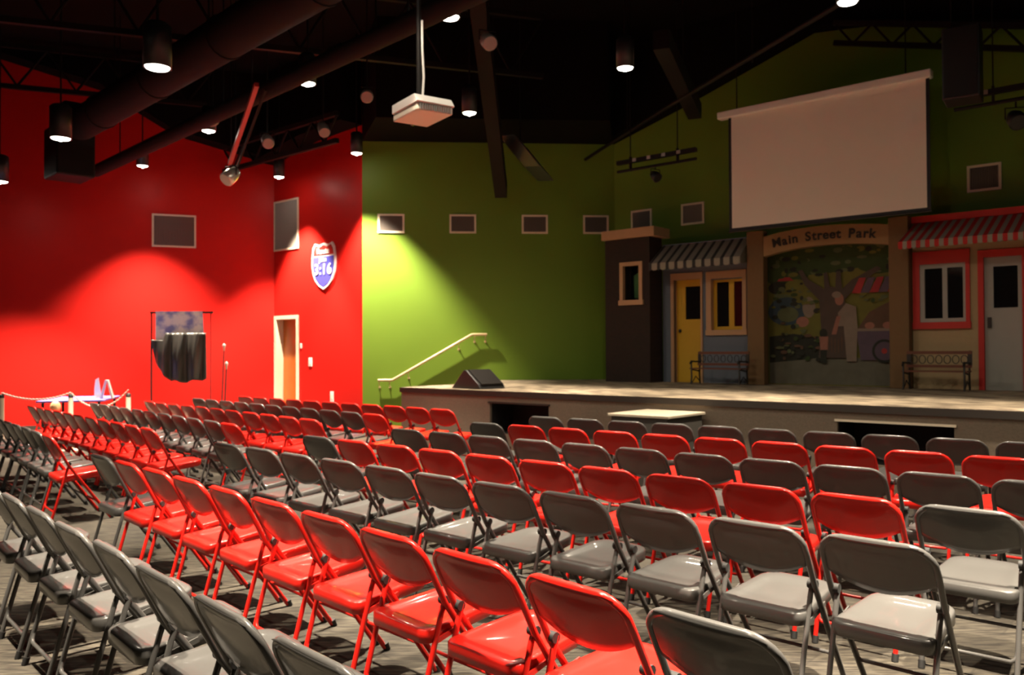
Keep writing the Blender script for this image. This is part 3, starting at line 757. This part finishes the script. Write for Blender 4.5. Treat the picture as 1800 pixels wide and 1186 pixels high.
for j in range(nz):
    for e_ in (0, nx): fs.append((j*(nx+1)+e_, (j+1)*(nx+1)+e_, k+(j+1)*(nx+1)+e_, k+j*(nx+1)+e_))
dr.add(vs, fs, 0, True).build('drape', M['cloth_black'], c)
for (x, y, z, lean), lb in zip(((-5.17, 14.9, 1.56, .06), (-4.98, 14.5, 1.24, .05)), ('tall thin microphone stand right of the black drape', 'shorter thin microphone stand right of the black drape')):
    t = thing('microphone_stand', lb, 'microphone stand', (x-.06, y, 0), 0, 'microphone stands by the drape')
    MB().lathe([(0, 0), (.13, 0), (.13, .02), (.02, .035)], 16).build('base', M['iron'], t)
    MB().cyl((0, 0, .03), (lean, 0, z-.06), .012, 8).build('pole', M['iron'], t)
    MB().lathe([(0, -.07), (.014, -.06), (.02, .0), (.03, .02), (.03, .05), (0, .075)], 12, c=(lean, 0, z-.02)).build('microphone', M['silver'], t)

# ------------------------------------------------------------------ overhead: downlights
def downlight(loc, r, label, group, watts, h=.34, cone=98, blend=.9, fill=0):
    x, y, z = loc
    t = thing('downlight', label, 'downlight', loc, 0, group)
    MB().lathe([(r*.9, .012), (r, 0), (r, h), (r*.75, h+.03), (0, h+.03)], 20).build('can', M['black'], t)
    MB().lathe([(0, -.012), (r*.5, -.010), (r*.8, -.003), (r*.88, .012), (0, .03)], 20).build('lens', M['lens'], t)
    MB().lathe([(0, -.032), (.018, -.027), (.026, -.012), (.02, .0)], 12).build('bulb', M['bulb'], t)
    MB().cyl((0, 0, h+.02), (0, 0, HC-z-.002), .012, 8).build('stem', M['black_steel'], t)
    if watts:
        L = bpy.data.lights.new('downlight_beam', 'SPOT'); L.energy = watts; L.color = (1, .84, .64); L.spot_size = rad(cone); L.spot_blend = blend; L.shadow_soft_size = r*.5
        if fill:
            L2 = bpy.data.lights.new('downlight_fill', 'SPOT'); L2.energy = fill; L2.color = L.color; L2.spot_size = rad(144); L2.spot_blend = .35; L2.shadow_soft_size = .03  # added wide fill spot, for highlights on the chair tops
            l2 = bpy.data.objects.new('fill_beam', L2); C.objects.link(l2); l2.parent = t; l2.location = (0, 0, -.06)
        l = bpy.data.objects.new('beam', L); C.objects.link(l); l.parent = t; l.location = (0, 0, -.05)
    return t
BIG = [(-3.53, 8.25), (-5.98, 10.98), (-8.50, 13.75)]
big_l = ['large black can downlight nearest the camera, over the left aisle', 'large black can downlight, second along the left wall row', 'large black can downlight cut by the left edge of the photo']
for p, lb in zip(BIG, big_l): downlight((*p, 4.30), .135, lb, 'large can downlights at the left', (1500, 1500, 1650)[BIG.index(p)], h=.42, cone=(60 if p[1] < 13 else 86), blend=.7, fill=(18 if p[1] < 13 else 0))
TWO = [(-.60, 8.15), (-2.50, 10.16), (-4.51, 12.33), (-6.72, 15.08)]
two_l = ['small can downlight, top centre, just above the projector', 'small can downlight halfway between the duct and the projector', 'small can downlight beside the pale box spotlight', 'small can downlight nearest the left red wall']
for p, lb, z, w in zip(TWO, two_l, (4.75, 4.75, 4.75, 4.85), (1300, 1300, 1400, 1700)): downlight((*p, z), .105, lb, 'small can downlights in the second row', w, cone=(66 if p[1] < 13 else 86), blend=.8, fill=(40 if p[1] < 13 else 0))
THREE = [(-4.45, 15.86), (-2.69, 14.40), (-.58, 11.56), (1.35, 9.74), (3.23, 7.90)]
three_l = ['small can downlight in front of the slanted red wall vent', 'small can downlight at the meeting of red and green walls', 'small can downlight just right of the white projector', 'small can downlight hanging left of the projection screen', 'small can downlight above the screen at the top edge']
for p, lb, z, w in zip(THREE, three_l, (4.80, 4.90, 4.78, 4.78, 4.78), (1500, 1750, 850, 800, 850)): downlight((*p, z), .105, lb, 'small can downlights in the third row', w, cone=(66 if p[1] < 13 else 86 if p[0] > -4 else 74), blend=.55, fill=(22 if p[1] < 13 else 0))
# the rows go on out of frame; last three added to light near chairs
for k, (p, z, r) in enumerate([((-.98, 5.45), 4.3, .135), ((1.57, 2.65), 4.3, .135), ((1.30, 6.05), 4.75, .105), ((3.20, 3.95), 4.75, .105), ((5.15, 5.95), 4.78, .105), ((-2.55, 3.85), 4.3, .135), ((-4.7, 6.3), 4.3, .135), ((-.65, 2.55), 4.3, .135)]):
    downlight((*p, z), r, 'black can downlight over the chairs, beyond the top of the photo', 'can downlights above the frame', (2400, 3400, 2000, 2000, 1500, 2300, 1300, 1700)[k], cone=(60 if k < 5 else 64), fill=30)

# ------------------------------------------------------------------ overhead: ducts, pipes, trusses
e_ = Vector((math.cos(A_R), math.sin(A_R), 0)); m_v = Vector((math.sin(A_R), -math.cos(A_R), 0))
t = thing('air_duct', 'big round dark air duct running towards the left red wall', 'duct', (-6.7, 12.85, 5.0))
D = Vector((.7, -.714, 0))
MB().tube([(0, 0, 0)]+[tuple(D*k) for k in (2, 4, 6, 8, 10)], .24, 20).build('round_duct', M['duct'], t)
for k in range(1, 10, 2): MB().tube([tuple(D*(k-.02)), tuple(D*(k+.02))], .255, 20).build('joint_ring', M['duct'], t)
MB().obox((-.32, .30, -.38), tuple(D*.34), (.2, .2, 0), (0, 0, .40)).build('elbow_box', M['black_steel'], t, bevel=.03)
MB().obox((-.1, .1, .12), tuple(D*.25), (.18, .18, 0), (0, 0, .2)).build('collar', M['black_steel'], t, bevel=.03)
for k in (1.5, 5.5): MB().cyl(tuple(D*k+Vector((0, 0, .23))), tuple(D*k+Vector((0, 0, HC-5.002))), .01, 6).build('hanger', M['black_steel'], t)

t = thing('conduit_pipe', 'long dark brown pipe crossing overhead from the left wall', 'pipe', (-7.25, 14.43, 4.62))
D2 = Vector((.6957, -.7183, 0))
MB().tube([(0, 0, 0), tuple(D2*.03), tuple(D2*6), tuple(D2*13)], [.05, .105, .105, .105], 16).build('pipe', M['duct'], t)
for k in (1.2, 5, 9): MB().cyl(tuple(D2*k+Vector((0, 0, .10))), tuple(D2*k+Vector((0, 0, HC-4.622))), .01, 6).build('hanger', M['black_steel'], t)

def truss(name, label, p, q, z0, z1, n, group='roof trusses'):
    p, q = Vector((*p, 0)), Vector((*q, 0)); d = q-p
    t = thing(name, label, 'truss', p, math.atan2(d.y, d.x), group)
    L = d.length
    MB().box(0, L, -.04, .04, z1-.08, z1).build('top_chord', M['black_steel'], t)
    MB().box(0, L, -.04, .04, z0, z0+.08).build('bottom_chord', M['black_steel'], t)
    for i in range(n):
        a, b_ = L*i/n, L*(i+1)/n; mid = (a+b_)/2
        o = MB(); o.cyl((a, 0, z1-.06), (mid, 0, z0+.06), .022, 6); o.cyl((mid, 0, z0+.06), (b_, 0, z1-.06), .022, 6)
        o.build('web', M['black_steel'], t)
def slope_truss(label, p, q, h, n):
    p, q = Vector(p), Vector(q); d = q-p
    t = thing('roof_truss', label, 'truss', p, 0, 'roof trusses')
    up = Vector((0, 0, h))
    MB().bar((0, 0, 0), d, .06, .07).build('bottom_chord', M['black_steel'], t)
    MB().bar(up, d+up, .06, .07).build('top_chord', M['black_steel'], t)
    for i in range(n):
        a, b_ = d*(i/n), d*((i+1)/n); mid = (a+b_)/2
        MB().cyl(a+up, mid, .018, 6).cyl(mid, b_+up, .018, 6).build('web', M['black_steel'], t)
def pt(P): return (P.x, P.y)
truss('roof_truss', 'black roof truss close in front of the left red wall', pt(along(CORNER_L, A_L, -10.5, 1.0)), pt(along(CORNER_L, A_L, -1.2, 1.0)), 6.1, 6.9, 10)
truss('roof_truss', 'black roof truss across the room behind the air duct', (-9.5, 9.6), (.5, 12.9), 5.7, 6.7, 10)
slope_truss('black roof truss sloping down above the right of the screen', sp(4.3, .55, 6.02), sp(9.2, .55, 4.65), .30, 9)
truss('roof_truss', 'black roof truss over the middle of the seating', (-8, 5.4), (7.2, 8.2), 5.8, 6.8, 14)
truss('roof_truss', 'black roof truss above the slanted red wall', pt(along(CORNER_L, A_S, -.4, .9)), pt(along(CORNER_L, A_S, 3.3, .9)), 5.05, 5.6, 5)

# lighting rails (two parallel pipes each, with hangers) and stage spotlights
def rail(a0, a1, d, z, label):
    t = thing('lighting_rail', label, 'lighting rail', sp((a0+a1)/2, d, z), A_R, 'lighting rails')
    w = (a1-a0)/2
    MB().box(-w, w, -.035, .035, .105, .165).build('cable_tray', M['black_steel'], t)
    MB().cyl((-w, 0, 0), (w, 0, 0), .022, 10).build('pipe', M['black_steel'], t)
    for s in (-.65, .55):
        MB().box(s*w-.012, s*w+.012, -.02, .02, -.02, .2).build('clamp', M['black_steel'], t)
        MB().cyl((s*w, 0, .16), (s*w, 0, HC-z-.002), .008, 6).build('hanger', M['black_steel'], t)
    for k in range(4): MB().box(-w+.3+k*(2*w-.6)/3, -w+.36+k*(2*w-.6)/3, -.045, -.036, .11, .16).build('socket', M['grey_metal'], t)
rail(1.54, 2.90, 2.2, 4.225, 'black lighting rail left of the projection screen')
rail(6.28, 8.6, 2.2, 4.275, 'black lighting rail right of the screen at the photo edge')
def spotlight(loc, aim, label, m_, r=.10, L=.26, stem=None):
    t = thing('stage_spotlight', label, 'spotlight', loc, 0, 'stage spotlights')
    d = (Vector(aim)-Vector(loc)).normalized()
    MB().tube([tuple(-d*L*.55), tuple(-d*L*.5), tuple(-d*L*.1), tuple(d*L*.45), tuple(d*L*.5)], [r*.45, r*.7, r*.95, r, r*.86], 16).build('barrel', m_, t)
    MB().tube([tuple(d*L*.40), tuple(d*L*.42)], [r*.82, r*.82], 16).build('lens', M['glass'], t)
    sx = Vector((0, 0, 1)).cross(d).normalized()
    MB().tube([tuple(sx*r*1.1), tuple(sx*r*1.1+Vector((0, 0, r*1.3))), tuple(-sx*r*1.1+Vector((0, 0, r*1.3))), tuple(-sx*r*1.1)], .008, 6).build('yoke', M['black_steel'], t)
    top = (stem if stem else HC)-loc[2]-.002
    MB().cyl((0, 0, r*1.3), (0, 0, top), .010, 6).build('hanger', M['black_steel'], t)
q = sp(2.215, 2.2, 4.07); spotlight(tuple(q), (4, 9, 1), 'round black spotlight under the rail left of the screen', M['black'], .075, .15, 4.20)
q = sp(6.91, 2.2, 4.05); spotlight(tuple(q), (5, 6, 1.5), 'round black spotlight at the right edge of the photo', M['black'], .10, .2, 4.25)

# slanting suspended bar with a white faced spotlight at its end
t = thing('suspended_light_bar', 'slanting bar with red light painted on, hanging above the left seating', 'light bar', (-3.86, 11.35, 4.05))
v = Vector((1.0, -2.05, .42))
MB().bar((0, 0, 0), tuple(v), .05, .05).build('bar', M['red_sign'], t)  # red light on the bar is put into its colour
MB().bar((.10, .02, -.04), tuple(v+Vector((.10, 0, -.06))), .025, .025).build('lower_bar', M['duct'], t)
for k in (.25, .85): MB().cyl(tuple(v*k+Vector((0, 0, .03))), tuple(v*k+Vector((0, 0, HC-4.052-v.z*k))), .008, 6).build('hanger', M['black_steel'], t)
spotlight((-3.93, 11.60, 3.93), (-4.6, 10.6, 2.9), 'white faced spotlight at the low end of the slanting bar', M['silver'], .105, .24)
spotlight((-4.35, 12.05, 4.85), (-4.0, 10, 4.2), 'pale box spotlight above a small downlight at the left', M['grey_metal'], .10, .26)
spotlight((-2.75, 12.1, 4.72), (-2.2, 11, 3.6), 'pale spotlight in front of the slanted red wall top', M['grey_metal'], .085, .24)
spotlight((-3.45, 11.7, 4.45), (-2.8, 10.4, 3.4), 'dim grey spotlight right of the slanting bar', M['grey_metal'], .085, .22)
spotlight((-1.95, 11.2, 4.93), (-1.6, 9, 3.7), 'dim spotlight left of the white projector', M['grey_metal'], .085, .22)
spotlight((-.25, 9.0, 4.84), (.3, 7.5, 3.8), 'dim spotlight right of the top centre downlight', M['grey_metal'], .085, .22)

# projector on its pole
t = thing('projector', 'white ceiling projector hanging on a black pole', 'projector', (-.66, 6.17, 3.2), rad(33.7))
MB().box(-.145, .145, -.20, .20, 0, .055).build('body', M['proj_white'], t, bevel=.008)
o = MB()
for k in range(14): o.box(-.13+k*.019, -.121+k*.019, -.206, -.20, .006, .05)
o.build('rear_grille', M['proj_grille'], t)
o = MB(); pr = [(-.20, .055), (-.212, .062), (-.165, .122), (.20, .122), (.20, .055)]
vs = [(x, y_, z) for x in (-.155, .155) for y_, z in pr]
o.add(vs, [(0,1,2,3,4), (9,8,7,6,5)]+[(i_, (i_+1) % 5, (i_+1) % 5+5, i_+5) for i_ in range(5)]); o.build('lid', M['white'], t, bevel=.004)
MB().tube([(.03, .20, .03), (.03, .23, .03)], .03, 14).build('lens', M['glass'], t)
MB().box(-.09, .03, -.10, .06, .122, .142).build('mount_plate', M['white'], t)
MB().cyl((-.03, 0, .14), (-.03, 0, HC-3.202), .018, 10).build('pole', M['black_steel'], t)
MB().tube([(-.02, -.04, .14), (-.012, -.045, .3), (-.02, -.04, .5), (-.02, -.035, .72)], .009, 8).build('cable', M['white'], t)
t = thing('rigging_pipe', 'glossy thin pipe running beside the brown conduit at top centre', 'pipe', (-2.15, 9.62, 4.88))
MB().cyl((0, 0, 0), (2.35, -2.55, 0), .035, 12).build('pipe', M['gloss_steel'], t)
for k in (.3, .8): MB().cyl((2.35*k, -2.55*k, .03), (2.35*k, -2.55*k, HC-4.882), .008, 6).build('hanger', M['black_steel'], t)

# hanging speakers and box beams
def hung_box(name, label, loc, rz, size, tilt, cat='speaker'):
    t = thing(name, label, cat, loc, rz)
    sx, sy, sz = size
    R = Matrix.Rotation(tilt, 3, 'X')
    MB().obox((0, 0, 0), R @ Vector((sx/2, 0, 0)), R @ Vector((0, sy/2, 0)), R @ Vector((0, 0, sz/2))).build('cabinet', M['black'], t, bevel=.015)
    MB().obox(R @ Vector((0, -sy/2-.008, 0)), R @ Vector((sx/2-.02, 0, 0)), R @ Vector((0, .008, 0)), R @ Vector((0, 0, sz/2-.02))).build('grille', M['black_steel'], t)
    for s in (-.3, .3): MB().cyl((s*sx, 0, sz/2*.6), (s*sx, 0, HC-loc[2]-.002), .008, 6).build('hanging_cable', M['black_steel'], t)
q = sp(6.55, 3.0, 4.53); hung_box('hanging_speaker', 'tall black speaker hanging right of the projection screen', tuple(q), A_R+rad(6), (.36, .36, .78), 0)
t = thing('ceiling_beam', 'dark box beam slanting down to the green wall, narrow end', 'beam', (-.18, 14.6, 4.33))
MB().bar((0, 0, -.05), (-.28, -5.0, 1.95), .21, .30).build('beam', M['duct'], t)
MB().cyl((-.1, -1.2, .5), (-.1, -1.2, HC-4.332), .01, 6).build('hanger', M['black_steel'], t)
t = thing('hanging_speaker', 'tilted black speaker beside the narrow beam over the green wall', 'speaker', (.25, 13.6, 4.62))
MB().obox((0, 0, 0), (.12, .12, -.10), (-.13, .16, .03), (-.21, .0, .26)).build('cabinet', M['black'], t, bevel=.02)
MB().cyl((-.1, 0, .2), (-.1, 0, HC-4.622), .01, 6).build('hanger', M['black_steel'], t)
t = thing('ceiling_beam', 'dark box beam ending left of the projection screen top', 'beam', (2.85, 12.80, 5.15))
MB().bar((0, 0, 0), (-1.0, -2.65, .13), .20, .24).build('beam', M['black_steel'], t)
MB().cyl((-.38, -1.0, .15), (-.38, -1.0, HC-5.152), .01, 6).build('hanger', M['black_steel'], t)
t = thing('rigging_pipe', 'long black pipe slanting past the top left of the screen', 'pipe', tuple(sp(-.3, .5, 5.0)))
MB().tube([(0, 0, 0), tuple(e_*2.6+m_v*1.65+Vector((0, 0, .05))), tuple(e_*7.6+m_v*4.6+Vector((0, 0, .15)))], .03, 8).build('pipe', M['black_steel'], t)
for k in (.2, .6): 
    P = e_*7.6*k+m_v*4.6*k; MB().cyl(tuple(P+Vector((0, 0, .03))), tuple(P+Vector((0, 0, HC-5.002))), .008, 6).build('hanger', M['black_steel'], t)

# ------------------------------------------------------------------ camera
f, p, r, Hc = 1459.0, .015043, -.0047294, 1.4705
cam = bpy.data.cameras.new('camera'); co = bpy.data.objects.new('camera', cam); C.objects.link(co)
cam.sensor_fit = 'HORIZONTAL'; cam.sensor_width = 36; cam.lens = f/1800*36; cam.clip_start = .05; cam.clip_end = 100
Xr = Vector((1, 0, 0)); Up0 = Vector((0, -math.sin(p), math.cos(p))); F = Vector((0, math.cos(p), math.sin(p)))
cr, sr = math.cos(r), math.sin(r)
right = cr*Xr+sr*Up0; up = -sr*Xr+cr*Up0
mw = Matrix((right, up, -F)).transposed().to_4x4(); mw.translation = (0, 0, Hc)
co.matrix_world = mw
S.camera = co
cam.dof.use_dof = True; cam.dof.focus_distance = 1.5; cam.dof.aperture_fstop = 9

# ------------------------------------------------------------------ world and view
wd = bpy.data.worlds.new('world'); S.world = wd; wd.use_nodes = True
wd.node_tree.nodes['Background'].inputs[0].default_value = (.5, .4, .3, 1); wd.node_tree.nodes['Background'].inputs[1].default_value = .02
S.view_settings.view_transform = 'Standard'; S.view_settings.look = 'None'; S.view_settings.gamma = 1; S.view_settings.use_curve_mapping = False
S.view_settings.exposure = 1.0
